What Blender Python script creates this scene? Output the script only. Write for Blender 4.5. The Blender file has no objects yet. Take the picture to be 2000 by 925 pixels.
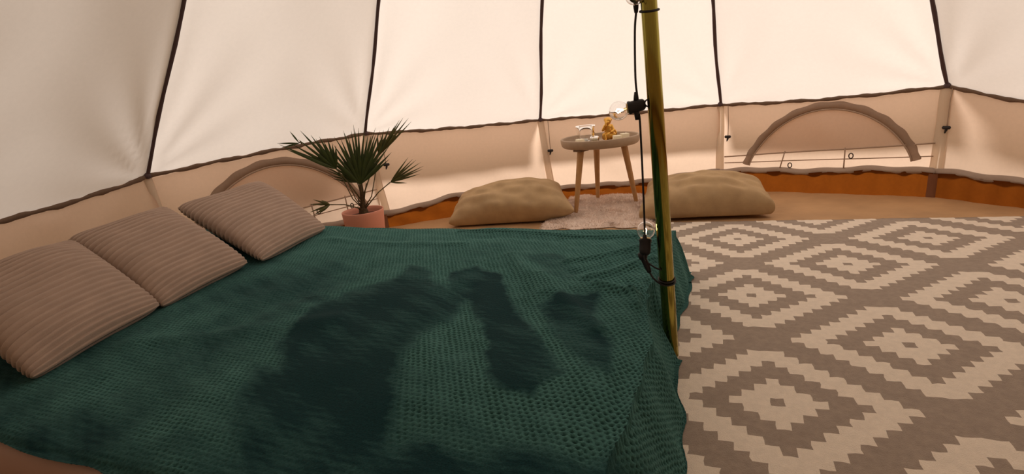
import bpy, bmesh, math, random
import numpy as np
from mathutils import Vector, Matrix, noise

random.seed(7)
rng = np.random.default_rng(7)
scn = bpy.context.scene
COL = scn.collection

# ------------------------------------------------------------------ camera
YAW, PITCH, ROLL = 0.14576, 0.27018, 0.10155
CAM = Vector((-0.62447, -1.38065, 0.82614))
F_PX = 1082.15
cy, sy, cp, sp = math.cos(YAW), math.sin(YAW), math.cos(PITCH), math.sin(PITCH)
fwd = Vector((sy * cp, cy * cp, -sp))
rgt = Vector((cy, -sy, 0))
upv = rgt.cross(fwd)
c_, s_ = math.cos(ROLL), math.sin(ROLL)
r2 = rgt * c_ - upv * s_
u2 = rgt * s_ + upv * c_
cam = bpy.data.cameras.new('camera')
cam.sensor_fit = 'HORIZONTAL'
cam.sensor_width = 36
cam.lens = 36 * F_PX / 2000
cam.clip_start = 0.02
camo = bpy.data.objects.new('camera', cam)
COL.objects.link(camo)
M4 = Matrix((r2, u2, -fwd)).transposed().to_4x4()
M4.translation = CAM
camo.matrix_world = M4
scn.camera = camo

# ------------------------------------------------------------------ light
scn.view_settings.view_transform = 'Standard'
scn.view_settings.look = 'None'
scn.view_settings.gamma = 1
scn.view_settings.use_curve_mapping = False
scn.view_settings.exposure = 0.18
world = bpy.data.worlds.new('sky')
scn.world = world
world.use_nodes = True
bg = world.node_tree.nodes['Background']
bg.inputs[0].default_value = (1.0, 0.79, 0.58, 1)
bg.inputs[1].default_value = 0.26
sun = bpy.data.lights.new('sun', 'SUN')
sun.energy = 4.5
sun.color = (1.0, 0.96, 0.92)
sun.angle = math.radians(16)
suno = bpy.data.objects.new('sun', sun)
COL.objects.link(suno)
SAZ, SEL = math.radians(22), math.radians(23)
sdir = Vector((math.sin(SAZ) * math.cos(SEL), math.cos(SAZ) * math.cos(SEL), math.sin(SEL)))
suno.rotation_euler = sdir.to_track_quat('Z', 'Y').to_euler()
suno.location = sdir * 20


# ------------------------------------------------------------------ helpers
def principled(name, col, rough=0.8, metal=0.0, sheen=0.0, sheen_tint=None, bump=None, var=None, spec=0.5, trans=0.0, ior=1.45):
    """col; bump=(scale, strength, distance); var=(scale, amount)"""
    m = bpy.data.materials.new(name)
    m.use_nodes = True
    nt = m.node_tree
    b = nt.nodes['Principled BSDF']
    b.inputs['Base Color'].default_value = (*col, 1)
    b.inputs['Roughness'].default_value = rough
    b.inputs['Metallic'].default_value = metal
    b.inputs['Specular IOR Level'].default_value = spec
    b.inputs['Transmission Weight'].default_value = trans
    b.inputs['IOR'].default_value = ior
    if sheen:
        b.inputs['Sheen Weight'].default_value = sheen
        b.inputs['Sheen Roughness'].default_value = 0.4
        if sheen_tint:
            b.inputs['Sheen Tint'].default_value = (*sheen_tint, 1)
    tc = nt.nodes.new('ShaderNodeTexCoord')
    if var:
        n = nt.nodes.new('ShaderNodeTexNoise')
        n.inputs['Scale'].default_value = var[0]
        n.inputs['Detail'].default_value = 4
        nt.links.new(tc.outputs['Object'], n.inputs['Vector'])
        mr = nt.nodes.new('ShaderNodeMapRange')
        mr.inputs['From Min'].default_value = 0.3
        mr.inputs['From Max'].default_value = 0.7
        mr.inputs['To Min'].default_value = 1 - var[1]
        mr.inputs['To Max'].default_value = 1 + var[1]
        nt.links.new(n.outputs['Fac'], mr.inputs['Value'])
        vm = nt.nodes.new('ShaderNodeVectorMath')
        vm.operation = 'SCALE'
        vm.inputs[0].default_value = col
        nt.links.new(mr.outputs['Result'], vm.inputs['Scale'])
        nt.links.new(vm.outputs['Vector'], b.inputs['Base Color'])
    if bump:
        n2 = nt.nodes.new('ShaderNodeTexNoise')
        n2.inputs['Scale'].default_value = bump[0]
        n2.inputs['Detail'].default_value = 3
        nt.links.new(tc.outputs['Object'], n2.inputs['Vector'])
        bp = nt.nodes.new('ShaderNodeBump')
        bp.inputs['Strength'].default_value = bump[1]
        bp.inputs['Distance'].default_value = bump[2]
        nt.links.new(n2.outputs['Fac'], bp.inputs['Height'])
        nt.links.new(bp.outputs['Normal'], b.inputs['Normal'])
    return m


def cloth_trans(name, tcol, dcol, mix=0.5, weave=900, var=0.04):
    """thin woven fabric: light passes through it diffusely"""
    m = bpy.data.materials.new(name)
    m.use_nodes = True
    nt = m.node_tree
    nt.nodes.clear()
    out = nt.nodes.new('ShaderNodeOutputMaterial')
    mx = nt.nodes.new('ShaderNodeMixShader')
    tr = nt.nodes.new('ShaderNodeBsdfTranslucent')
    df = nt.nodes.new('ShaderNodeBsdfDiffuse')
    df.inputs['Color'].default_value = (*dcol, 1)
    mx.inputs[0].default_value = mix
    tc = nt.nodes.new('ShaderNodeTexCoord')
    n = nt.nodes.new('ShaderNodeTexNoise')
    n.inputs['Scale'].default_value = 60
    n.inputs['Detail'].default_value = 6
    n.inputs['Roughness'].default_value = 0.75
    nt.links.new(tc.outputs['Object'], n.inputs['Vector'])
    mr = nt.nodes.new('ShaderNodeMapRange')
    mr.inputs['From Min'].default_value = 0.3
    mr.inputs['From Max'].default_value = 0.7
    mr.inputs['To Min'].default_value = 1 - var
    mr.inputs['To Max'].default_value = 1 + var
    nt.links.new(n.outputs['Fac'], mr.inputs['Value'])
    vm = nt.nodes.new('ShaderNodeVectorMath')
    vm.operation = 'SCALE'
    vm.inputs[0].default_value = tcol
    nt.links.new(mr.outputs['Result'], vm.inputs['Scale'])
    nt.links.new(vm.outputs['Vector'], tr.inputs['Color'])
    nt.links.new(df.outputs[0], mx.inputs[1])
    nt.links.new(tr.outputs[0], mx.inputs[2])
    nt.links.new(mx.outputs[0], out.inputs['Surface'])
    return m


def link(name, me, mat=None, parent=None, smooth=True):
    o = bpy.data.objects.new(name, me)
    COL.objects.link(o)
    if mat is not None:
        if isinstance(mat, (list, tuple)):
            for x in mat:
                me.materials.append(x)
        else:
            me.materials.append(mat)
    if smooth:
        me.polygons.foreach_set('use_smooth', np.ones(len(me.polygons), bool))
    if parent is not None:
        o.parent = parent
    return o


def mesh_np(name, V, Q):
    """V (n,3) floats, Q (m,4) or (m,3) ints"""
    V = np.asarray(V, np.float32)
    Q = np.asarray(Q, np.int32)
    k = Q.shape[1]
    me = bpy.data.meshes.new(name)
    me.vertices.add(len(V))
    me.vertices.foreach_set('co', V.ravel())
    me.loops.add(Q.size)
    me.loops.foreach_set('vertex_index', Q.ravel())
    me.polygons.add(len(Q))
    me.polygons.foreach_set('loop_start', np.arange(0, Q.size, k, dtype=np.int32))
    me.polygons.foreach_set('loop_total', np.full(len(Q), k, np.int32))
    me.update(calc_edges=True)
    me.validate()
    return me


def gridq(n, m, wrap=False, off=0):
    """quads of an n x m vertex grid (row-major); wrap closes along m"""
    i = np.arange(n - 1)[:, None]
    j = np.arange(m if wrap else m - 1)[None, :]
    j2 = (j + 1) % m
    a = i * m + j
    b = i * m + j2
    c = (i + 1) * m + j2
    d = (i + 1) * m + j
    return np.stack([a, b, c, d], -1).reshape(-1, 4) + off


def tube(pts, radii, seg=8, cap=True, flat=None):
    """V,Q for a tube along pts. flat=(up, ratio) squashes it"""
    pts = [Vector(p) for p in pts]
    if not hasattr(radii, '__len__'):
        radii = [radii] * len(pts)
    V, rings = [], []
    prev = None
    for i, p in enumerate(pts):
        t = (pts[min(i + 1, len(pts) - 1)] - pts[max(i - 1, 0)])
        t = t.normalized() if t.length > 1e-9 else Vector((0, 0, 1))
        if prev is None:
            a = Vector((0, 0, 1)) if abs(t.z) < 0.9 else Vector((1, 0, 0))
            n = (a - t * a.dot(t)).normalized()
        else:
            n = (prev - t * prev.dot(t)).normalized()
        prev = n
        b = t.cross(n)
        for k in range(seg):
            an = 2 * math.pi * k / seg
            V.append(p + (n * math.cos(an) + b * math.sin(an)) * radii[i])
    Q = gridq(len(pts), seg, wrap=True)
    if cap:
        n0 = len(V)
        V.append(pts[0]); V.append(pts[-1])
        ca = [[(k + 1) % seg, k, n0, n0] for k in range(seg)]
        base = (len(pts) - 1) * seg
        cb = [[base + k, base + (k + 1) % seg, n0 + 1, n0 + 1] for k in range(seg)]
        return np.array([tuple(v) for v in V]), Q.tolist(), ca + cb
    return np.array([tuple(v) for v in V]), Q.tolist(), []


class MB:
    """collects pieces of one part into one mesh"""
    def __init__(self):
        self.V, self.F, self.mi = [], [], []
        self.n = 0

    def add(self, V, F, mi=0):
        for f in F:
            g = []
            for i in f:
                if (int(i) + self.n) not in g:
                    g.append(int(i) + self.n)
            if len(g) > 2:
                self.F.append(g)
                self.mi.append(mi)
        self.V += [tuple(float(c) for c in v) for v in V]
        self.n = len(self.V)
        return self

    def tube(self, pts, r, seg=8, cap=True, mi=0):
        V, Q, C = tube(pts, r, seg, cap)
        return self.add(V, Q + C, mi)

    def lathe(self, prof, c=(0, 0, 0), seg=32, axis=None, mi=0, close=False):
        """prof list of (r, z)"""
        V = []
        for r, z in prof:
            for k in range(seg):
                a = 2 * math.pi * k / seg
                V.append(Vector((r * math.cos(a), r * math.sin(a), z)))
        if axis is not None:
            q = Vector((0, 0, 1)).rotation_difference(Vector(axis).normalized())
            V = [q @ v for v in V]
        V = [v + Vector(c) for v in V]
        return self.add(V, gridq(len(prof), seg, wrap=True), mi)

    def box(self, c, size, mat3=None, mi=0, bev=0.0):
        bm = bmesh.new()
        bmesh.ops.create_cube(bm, size=1)
        for v in bm.verts:
            v.co = Vector((v.co.x * size[0], v.co.y * size[1], v.co.z * size[2]))
        if bev:
            bmesh.ops.bevel(bm, geom=list(bm.edges), offset=bev, segments=2, affect='EDGES', profile=0.6)
        V = [(mat3 @ v.co if mat3 else v.co.copy()) + Vector(c) for v in bm.verts]
        bm.verts.index_update()
        F = [[v.index for v in f.verts] for f in bm.faces]
        bm.free()
        return self.add(V, F, mi)

    def build(self, name, mat, parent=None, smooth=True):
        me = bpy.data.meshes.new(name)
        me.from_pydata(self.V, [], self.F)
        me.polygons.foreach_set('material_index', np.array(self.mi, np.int32))
        me.update()
        return link(name, me, mat, parent, smooth)


def empty(name, loc=(0, 0, 0)):
    o = bpy.data.objects.new(name, None)
    o.empty_display_size = 0.1
    o.location = loc
    COL.objects.link(o)
    return o


def tag(o, label=None, cat=None, group=None, kind=None):
    if label: o['label'] = label
    if cat: o['category'] = cat
    if group: o['group'] = group
    if kind: o['kind'] = kind
    return o


def origin_to(o, loc):
    """move a mesh's origin without moving the mesh"""
    loc = Vector(loc)
    o.data.transform(Matrix.Translation(-loc))
    o.location = loc
    return o


def sstep(a, b, x):
    t = np.clip((x - a) / (b - a), 0, 1)
    return t * t * (3 - 2 * t)


_P = [(rng.uniform(-1, 1, 3), rng.uniform(0, 6.28)) for _ in range(24)]


def wob(X, Y, Z, f, k0=0, n=6):
    """smooth pseudo noise about -1..1"""
    s = 0
    for d, p in _P[k0:k0 + n]:
        s = s + np.sin(f * (d[0] * X + d[1] * Y + d[2] * Z) * 2.2 + p)
    return s / math.sqrt(n)


# ------------------------------------------------------------------ materials
M = {}
M['roof'] = cloth_trans('roof_canvas', (0.98, 0.88, 0.80), (0.90, 0.80, 0.71), 0.52, var=0.035)
M['wall'] = cloth_trans('wall_canvas', (0.88, 0.65, 0.49), (0.70, 0.56, 0.46), 0.5, var=0.05)
M['flap'] = cloth_trans('window_flap_canvas', (0.92, 0.78, 0.68), (0.70, 0.60, 0.52), 0.6, var=0.04)
M['strip'] = cloth_trans('seam_strip_canvas', (0.80, 0.66, 0.52), (0.74, 0.64, 0.52), 0.35, var=0.04)
M['tape'] = principled('dark_seam_tape', (0.10, 0.062, 0.064), 0.85, bump=(300, 0.3, 0.002))
M['hem'] = cloth_trans('brown_hem', (0.30, 0.18, 0.11), (0.24, 0.165, 0.12), 0.25, var=0.2)
M['skirt'] = cloth_trans('grey_skirt', (0.45, 0.36, 0.30), (0.42, 0.34, 0.29), 0.25, var=0.15)
M['zip'] = cloth_trans('zip_band', (0.42, 0.31, 0.24), (0.36, 0.27, 0.21), 0.35, var=0.12)
M['line'] = principled('brown_tape', (0.42, 0.30, 0.22), 0.85)
M['dark'] = principled('dark_cord', (0.05, 0.035, 0.03), 0.7)
M['tub'] = cloth_trans('orange_groundsheet', (0.20, 0.050, 0.005), (0.17, 0.058, 0.016), 0.55, var=0.12)
M['tubseam'] = principled('rust_seam', (0.20, 0.075, 0.03), 0.7)
M['floor'] = principled('khaki_groundsheet', (0.50, 0.30, 0.15), 0.6, bump=(25, 0.25, 0.01), var=(5, 0.12))
M['ground'] = principled('grass_ground', (0.33, 0.26, 0.15), 0.95, var=(2, 0.25))
M['rugw'] = principled('cream_pile', (0.90, 0.79, 0.67), 0.95, sheen=0.2, bump=(420, 0.6, 0.004), var=(60, 0.05))
M['rugg'] = principled('taupe_pile', (0.37, 0.295, 0.24), 0.95, sheen=0.2, bump=(420, 0.6, 0.004), var=(60, 0.10))
M['pillow'] = principled('ribbed_beige', (0.44, 0.325, 0.262), 0.95, sheen=0.35, sheen_tint=(0.9, 0.8, 0.75), bump=(500, 0.5, 0.002), var=(14, 0.07))
M['linen'] = principled('oatmeal_linen', (0.50, 0.345, 0.19), 0.92, bump=(350, 0.5, 0.002), var=(16, 0.10))
M['sheet'] = principled('pink_beige_sheet', (0.50, 0.36, 0.31), 0.9, bump=(200, 0.2, 0.002))
M['fur'] = principled('pale_fur', (0.84, 0.69, 0.60), 0.95, sheen=0.4, bump=(120, 0.6, 0.006), var=(20, 0.10))
M['pole'] = principled('olive_gold_metal', (0.37, 0.315, 0.07), 0.12, metal=1.0)
M['rubber'] = principled('black_rubber', (0.018, 0.015, 0.018), 0.55)
M['glass'] = principled('clear_glass', (1, 1, 1), 0.01, trans=1.0, ior=1.48)
M['gold'] = principled('gold_paint', (0.72, 0.40, 0.085), 0.32, metal=0.85)
M['brass'] = principled('bulb_brass', (0.75, 0.52, 0.25), 0.3, metal=1.0)
M['tray'] = principled('greige_tray', (0.42, 0.30, 0.205), 0.55, var=(30, 0.06))
M['leg'] = principled('oak_leg', (0.52, 0.285, 0.115), 0.5, var=(25, 0.10))
M['bracket'] = principled('tray_bracket', (0.20, 0.12, 0.07), 0.6)
M['wax'] = principled('cream_wax', (0.95, 0.88, 0.68), 0.6)
M['foil'] = principled('tealight_cup', (0.78, 0.76, 0.70), 0.4, metal=0.3)
M['pot'] = principled('salmon_pot', (0.82, 0.36, 0.26), 0.65)
M['soil'] = principled('dark_soil', (0.06, 0.025, 0.015), 0.95, bump=(90, 0.9, 0.01))
M['leaf'] = principled('palm_green', (0.042, 0.062, 0.012), 0.5, var=(25, 0.25))
M['leafdry'] = principled('palm_pale_green', (0.085, 0.082, 0.020), 0.55, var=(25, 0.25))
M['stalk'] = principled('palm_stalk', (0.11, 0.085, 0.028), 0.55, var=(40, 0.2))
M['trunk'] = principled('palm_trunk', (0.075, 0.045, 0.018), 0.85, bump=(90, 0.8, 0.006), var=(60, 0.3))
mf = bpy.data.materials.new('lit_filament')
mf.use_nodes = True
mf.node_tree.nodes['Principled BSDF'].inputs['Emission Color'].default_value = (1, 0.72, 0.38, 1)
mf.node_tree.nodes['Principled BSDF'].inputs['Emission Strength'].default_value = 40
M['fil'] = mf

# ------------------------------------------------------------------ tent shell
R0, APEX = 2.5, Vector((-0.05, 0.02, 3.33))
NODES = [(-79.0, 0.530), (-51.27, 0.566), (-22.48, 0.609), (5.19, 0.560), (33.02, 0.556), (60.47, 0.587), (88.0, 0.46)]
rest = np.linspace(88.0, 281.0, 8)[1:-1]
NODES += [(a, 0.56) for a in rest]
NN = len(NODES)                                   # 13
NAZ = [math.radians(a) for a, _ in NODES]
NZ = [z for _, z in NODES]
SAG = {0: 0.030, 1: -0.008, 2: 0.008, 3: 0.006, 4: 0.018, 5: 0.060}
HEMZ = [0.11, 0.13, 0.085, 0.09, 0.115, 0.135, 0.115] + [0.11] * 6
R1 = 2.43


def nodep(k, R=R0):
    a = NAZ[k % NN]
    return Vector((R * math.sin(a), R * math.cos(a), 0))


def ringp(k, s, R=R0):
    """point of the eave ring on panel k, 0<=s<=1"""
    p = nodep(k, R).lerp(nodep(k + 1, R), s)
    p.z = NZ[k % NN] * (1 - s) + NZ[(k + 1) % NN] * s - 4 * s * (1 - s) * SAG.get(k, 0.012)
    return p


def hemz(k, s):
    z = HEMZ[k % NN] * (1 - s) + HEMZ[(k + 1) % NN] * s
    z += 0.010 * math.sin(s * 9 + k * 1.7) * math.sin(math.pi * s) + 0.004 * math.sin(s * 31 + k) 
    if k == 3: z -= 0.030 * math.exp(-((s - 0.35) / 0.3) ** 2)
    if k == 4: z += 0.010 * math.sin(math.pi * s)
    if k == 2: z += 0.035 * math.exp(-((s - 0.42) / 0.25) ** 2)
    return z


def wallp(k, s, z, off=0.0):
    """point on wall panel k at height z; off>0 is towards the tent's inside"""
    zt = ringp(k, s).z
    hz = hemz(k, s)
    f = min(max((z - hz) / (zt - hz), -0.3), 1)
    p = nodep(k, 1).lerp(nodep(k + 1, 1), s) * (R1 + (R0 - R1) * f)
    n = (nodep(k, 1) + nodep(k + 1, 1)).normalized()
    w = 4 * f * (1 - f)
    b = 0.010 * w * math.sin(s * 5 + k * 2.1 + z * 6) + 0.006 * w * math.sin(9 * (s + z * 1.6) + k)
    b += 0.004 * w * math.sin(26 * s + 18 * z + 3 * k) * math.sin(math.pi * s)
    p = p - n * (off + b)
    p.z = z
    return p


ceiling = empty('ceiling')
tag(ceiling, 'cream canvas bell tent roof with dark seams between its panels', kind='structure')
for k in range(NN):
    S, T = 40, 44
    V = []
    n_in = -(nodep(k, 1) + nodep(k + 1, 1)).normalized()
    slope_n = Vector((n_in.x * 0.74, n_in.y * 0.74, -0.67))
    L = 2.4
    for i in range(T):
        t = (i / (T - 1)) ** 1.6
        for j in range(S):
            s = j / (S - 1)
            p = ringp(k, s).lerp(APEX, t)
            wdt = (1 - t) * 1.2
            bil = 0.030 * math.sin(math.pi * s) * math.sin(math.pi * min(t * 1.0, 1)) 
            q = 0
            for side, sx, seed in ((0, s * wdt, 0.4), (1, (1 - s) * wdt, 1.9)):
                d = math.hypot(sx, t * L)
                ang = math.atan2(t * L, sx + 1e-6)
                amp = 0.075 * d * math.exp(-(d / 0.20) ** 1.1)
                q += amp * math.sin(11 * ang + seed + k * 1.3 + side)
                q += 0.006 * math.exp(-(sx / 0.05) ** 2) * math.exp(-(t * L / 0.9) ** 2)
            q += 0.0025 * math.sin(13 * s + 5 * t + k) * math.sin(math.pi * s)
            edge = min(1, s * 30, (1 - s) * 30) * min(1, i * 0.5)
            V.append(p + slope_n * ((bil + q) * edge))
    me = mesh_np('roof_panel', [tuple(v) for v in V], gridq(T, S))
    link('roof_panel', me, M['roof'], ceiling)
for k in range(NN):                                # seam tapes
    b = MB()
    p0 = nodep(k)
    p0.z = NZ[k]
    rad = nodep(k, 1)
    tng = Vector((rad.y, -rad.x, 0))
    V = []
    NS = 30
    for i in range(NS):
        t = i / (NS - 1) * 0.97
        p = p0.lerp(APEX, t)
        w = 0.0098 + 0.0012 * math.sin(i * 2.3 + k)
        nrm = Vector((-rad.x * 0.74, -rad.y * 0.74, -0.67))
        side = tng * (0.004 * math.sin(i * 0.9 + k * 2))
        c = p + nrm * 0.007 + side
        for a, e in ((-1, 0), (-0.6, 1), (0.6, 1), (1, 0), (0.6, -1), (-0.6, -1)):
            V.append(c + tng * (w * a) + nrm * (0.005 * e))
    b.add(V, gridq(NS, 6, wrap=True).tolist())
    b.build('seam_tape', M['tape'], ceiling)
# eave hem that runs round the joint of roof and wall, and the flap that hangs outside it
for k in range(NN):
    b = MB()
    V = []
    NS = 60
    n_in = -(nodep(k, 1) + nodep(k + 1, 1)).normalized()
    for i in range(NS):
        s = i / (NS - 1)
        p = ringp(k, s)
        a1 = 0.0095 + 0.0022 * math.sin(i * 0.7 + k) + 0.0012 * math.sin(i * 1.9)
        dz = 0.0022 * math.sin(i * 0.45 + k) + 0.0010 * math.sin(i * 1.3)
        for j in range(8):
            an = 2 * math.pi * j / 8
            V.append(p + n_in * (0.010 + 0.008 * math.cos(an)) + Vector((0, 0, dz - 0.004 + a1 * math.sin(an))))
    b.add(V, gridq(NS, 8, wrap=True).tolist())
    b.build('eave_hem', M['hem'], ceiling)
    V = []
    for i in range(24):
        s = i / 23
        p = ringp(k, s)
        for d, z in ((0.012, 0.0), (0.07, -0.055), (0.12, -0.105), (0.135, -0.23)):
            V.append(p - n_in * (d + 0.006 * math.sin(i * 0.9)) + Vector((0, 0, z)))
    me = mesh_np('eave_flap', [tuple(v) for v in V], gridq(24, 4))
    link('eave_flap', me, M['roof'], ceiling)
for k in range(7):                                 # dark knots where seams meet the eave
    b = MB()
    p = nodep(k, R0 - 0.015)
    p.z = NZ[k]
    b.lathe([(0.0, -0.016), (0.012, -0.013), (0.017, -0.004), (0.015, 0.006), (0.008, 0.014), (0, 0.016)], p, 10)
    b.build('seam_knot', M['tape'], ceiling)

SIDES = {'wall_back': [2, 3], 'wall_left': [0, 1, 12], 'wall_right': [4, 5, 6], 'wall_front': [7, 8, 9, 10, 11]}
WALLS = {}
wlabel = {'wall_back': 'low canvas tent wall behind the round tray table',
          'wall_left': 'low canvas tent wall behind the ribbed cushions',
          'wall_right': 'low canvas tent wall at the right beyond the patterned rug',
          'wall_front': 'low canvas tent wall closing the near side of the tent'}
for nm, ks in SIDES.items():
    w = empty(nm)
    tag(w, wlabel[nm], kind='structure')
    WALLS[nm] = w
    for k in ks:
        S, T = 56, 22
        V = []
        for i in range(T):
            f = i / (T - 1)
            for j in range(S):
                s = j / (S - 1)
                hz, zt = hemz(k, s), ringp(k, s).z
                V.append(wallp(k, s, hz + (zt - hz) * f))
        link('wall_panel', mesh_np('wall_panel', [tuple(v) for v in V], gridq(T, S)), M['wall'], w)
        # wavy grey skirt along the bottom
        V = []
        NS = 70
        n_in = -(nodep(k, 1) + nodep(k + 1, 1)).normalized()
        for i in range(NS):
            s = i / (NS - 1)
            hz = hemz(k, s)
            p = wallp(k, s, hz)
            fl = 0.010 * math.sin(i * 0.45 + k * 2) + 0.006 * math.sin(i * 0.95 + k)
            for d, z in ((0.004, 0.022), (0.012, 0.018), (0.020 + fl * 0.3, 0.006), (0.022 + fl * 0.5, -0.006 + fl * 0.5), (0.014 + fl * 0.5, -0.016 + fl * 0.7), (0.002, -0.010)):
                V.append(p + n_in * d + Vector((0, 0, z)))
        link('wall_skirt', mesh_np('wall_skirt', [tuple(v) for v in V], gridq(NS, 6)), M['skirt'], w)
        # vertical seam strip under the node
        V = []
        for i in range(18):
            f = i / 17
            hz = hemz(k, 0)
            z = hz + (NZ[k] - hz) * f
            wd = (0.026 if k not in (5,) else 0.034) - 0.004 * f
            lean = 0.035 * (1 - f) if k in (2, 3) else 0.0
            pc = wallp(k, 0.0, z)
            rad = nodep(k, 1)
            tng = Vector((rad.y, -rad.x, 0))
            for a, d in ((-1, 0.003), (-0.8, 0.011), (0, 0.013), (0.8, 0.011), (1, 0.003)):
                V.append(pc + tng * (wd * a + lean) - rad * d)
        link('seam_strip', mesh_np('seam_strip', [tuple(v) for v in V], gridq(18, 5)), M['strip'], w)


def in_wall(k):
    for nm, ks in SIDES.items():
        if k in ks: return WALLS[nm]


# toggles on cords beside the seams
for k, s, z0, z1, ln_ in ((2, 0.075, 0.585, 0.400, 0.0), (3, 0.045, 0.545, 0.345, 0.0), (4, 0.045, 0.545, 0.345, 0.0), (5, 0.025, 0.570, 0.370, 0.0)):
    b = MB()
    b.tube([wallp(k, s, z0 + (z1 - z0) * f, 0.014) + Vector((0.0, 0, 0)) for f in (0, 0.3, 0.6, 0.85, 1)], 0.0026, 6)
    cord = b.build('toggle_cord', M['line'], in_wall(k))
    b = MB()
    p = wallp(k, s, z1, 0.018)
    t = (nodep(k + 1, 1) - nodep(k, 1)).normalized()
    b.tube([p - t * 0.020, p - t * 0.016, p + t * 0.016, p + t * 0.020], [0.004, 0.009, 0.009, 0.004], 8)
    b.tube([p, p - Vector((0, 0, 0.012)), p - Vector((0, 0, 0.03)) - t * 0.006], [0.006, 0.007, 0.003], 8)
    b.build('toggle', M['rubber'], cord)

# half-moon windows with their canvas flap, zip band, tie tapes and lower edge lines
ARCH = {}
for k_, cs, hw, zh in ((4, 0.535, 0.372, 0.333), (1, 0.490, 0.405, 0.350)):
    xs_ = np.sin(np.linspace(-1, 1, 17) * math.pi / 2 * 0.985)
    ARCH[k_] = [(cs + hw * x, 0.162 + (0.03 if x > 0 and k_ == 4 else 0.0) * x * x + zh * (1 - x * x) ** 0.75) for x in xs_]
wi = 0
for k, arch in ((4, ARCH[4]), (1, ARCH[1])):
    wi += 1
    w = empty('window_%d' % wi)
    tag(w, ('half-moon tent window with arched zip in the right-hand wall panel', 'half-moon tent window behind the palm and cushions')[wi - 1], kind='structure')
    # flap: region under the arch down to the edge line
    ss = np.linspace(arch[0][0] + 0.03, arch[-1][0] - 0.02, 36)
    az = np.interp(ss, [a[0] for a in arch], [a[1] for a in arch])
    bot = lambda s: 0.215 + 0.075 * s if k == 4 else 0.235 + 0.02 * s
    V = []
    for s, z1 in zip(ss, az):
        zb = bot(s)
        zt = max(z1, zb + 0.004)
        for f in np.linspace(0, 1, 12):
            V.append(wallp(k, s, zb + (zt - zb) * f, 0.007 + 0.006 * (1 - f)))
    link('window_flap', mesh_np('window_flap', [tuple(v) for v in V], gridq(len(ss), 12)), M['flap'], w)
    # zip band: flat cover plus the thin zip line at its inner edge
    P = [Vector((a[0], a[1], 0)) for a in arch]
    fine = []
    for i in range(len(P) - 1):
        p0, p1, p2, p3 = P[max(i - 1, 0)], P[i], P[i + 1], P[min(i + 2, len(P) - 1)]
        for q in range(5):
            t = q / 5
            fine.append(0.5 * ((2 * p1) + (p2 - p0) * t + (2 * p0 - 5 * p1 + 4 * p2 - p3) * t * t + (3 * p1 - p0 - 3 * p2 + p3) * t ** 3))
    fine.append(P[-1])
    PW = (nodep(k + 1) - nodep(k)).length
    V, V2 = [], []
    for i, p in enumerate(fine):
        a, c = fine[max(i - 1, 0)], fine[min(i + 1, len(fine) - 1)]
        d = Vector(((c.x - a.x) * PW, c.y - a.y))
        d.normalize()
        nrm = Vector((-d.y, d.x))                  # outward of the arch
        bw = 0.040 + 0.003 * math.sin(i * 0.9)
        for e, off in ((0, 0.010), (0.1, 0.019), (0.5, 0.024), (0.9, 0.019), (1, 0.009)):
            q = p + Vector((nrm.x * bw * e / PW, nrm.y * bw * e, 0))
            q.y = min(q.y, ringp(k, min(max(q.x, 0), 1)).z - 0.012)
            V.append(wallp(k, q.x, q.y, off))
        q = p - Vector((nrm.x * 0.004 / PW, nrm.y * 0.004, 0))
        V2.append(wallp(k, q.x, q.y, 0.016))
    link('zip_cover', mesh_np('zip_cover', [tuple(v) for v in V], gridq(len(fine), 5)), M['zip'], w)
    b = MB()
    b.tube(V2, 0.0045, 6)
    b.build('zip', M['line'], w)
    for zo, s0, s1, r in ((0.0, 0.03, 0.985, 0.0042), (-0.062, 0.03, 0.985, 0.003)):
        b = MB()
        b.tube([wallp(k, s, (bot(s) if zo == 0 else 0.175 + (0.045 * s if k == 4 else 0.02 * s)), 0.016 if zo == 0 else 0.009) for s in np.linspace(s0, s1, 24)], r, 6)
        b.build('edge_line', M['line'], w)
    # white lower wall panel seen below the flap (a thin mesh and cover strip)
    for s, lean in (((0.345, -0.02), (0.625, 0.0)) if k == 4 else ((0.62, 0.0), (0.80, 0.0))):
        b = MB()
        zb = hemz(k, s) + 0.02
        b.tube([wallp(k, s + lean * (1 - f), zb + (bot(s) + 0.01 - zb) * f, 0.018) for f in (0, 0.5, 1)], 0.0040, 6)
        tie = b.build('window_tie', M['line'], w)
        b = MB()
        c = wallp(k, s + 0.028, zb + (0.015 if lean else 0.072), 0.018)
        t = (nodep(k + 1, 1) - nodep(k, 1)).normalized()
        b.tube([c + t * (0.011 * math.cos(a)) + Vector((0, 0, 0.015 * math.sin(a))) for a in np.linspace(0, 2 * math.pi, 15)], 0.0032, 6)
        b.build('tie_loop', M['dark'], tie)

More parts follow.
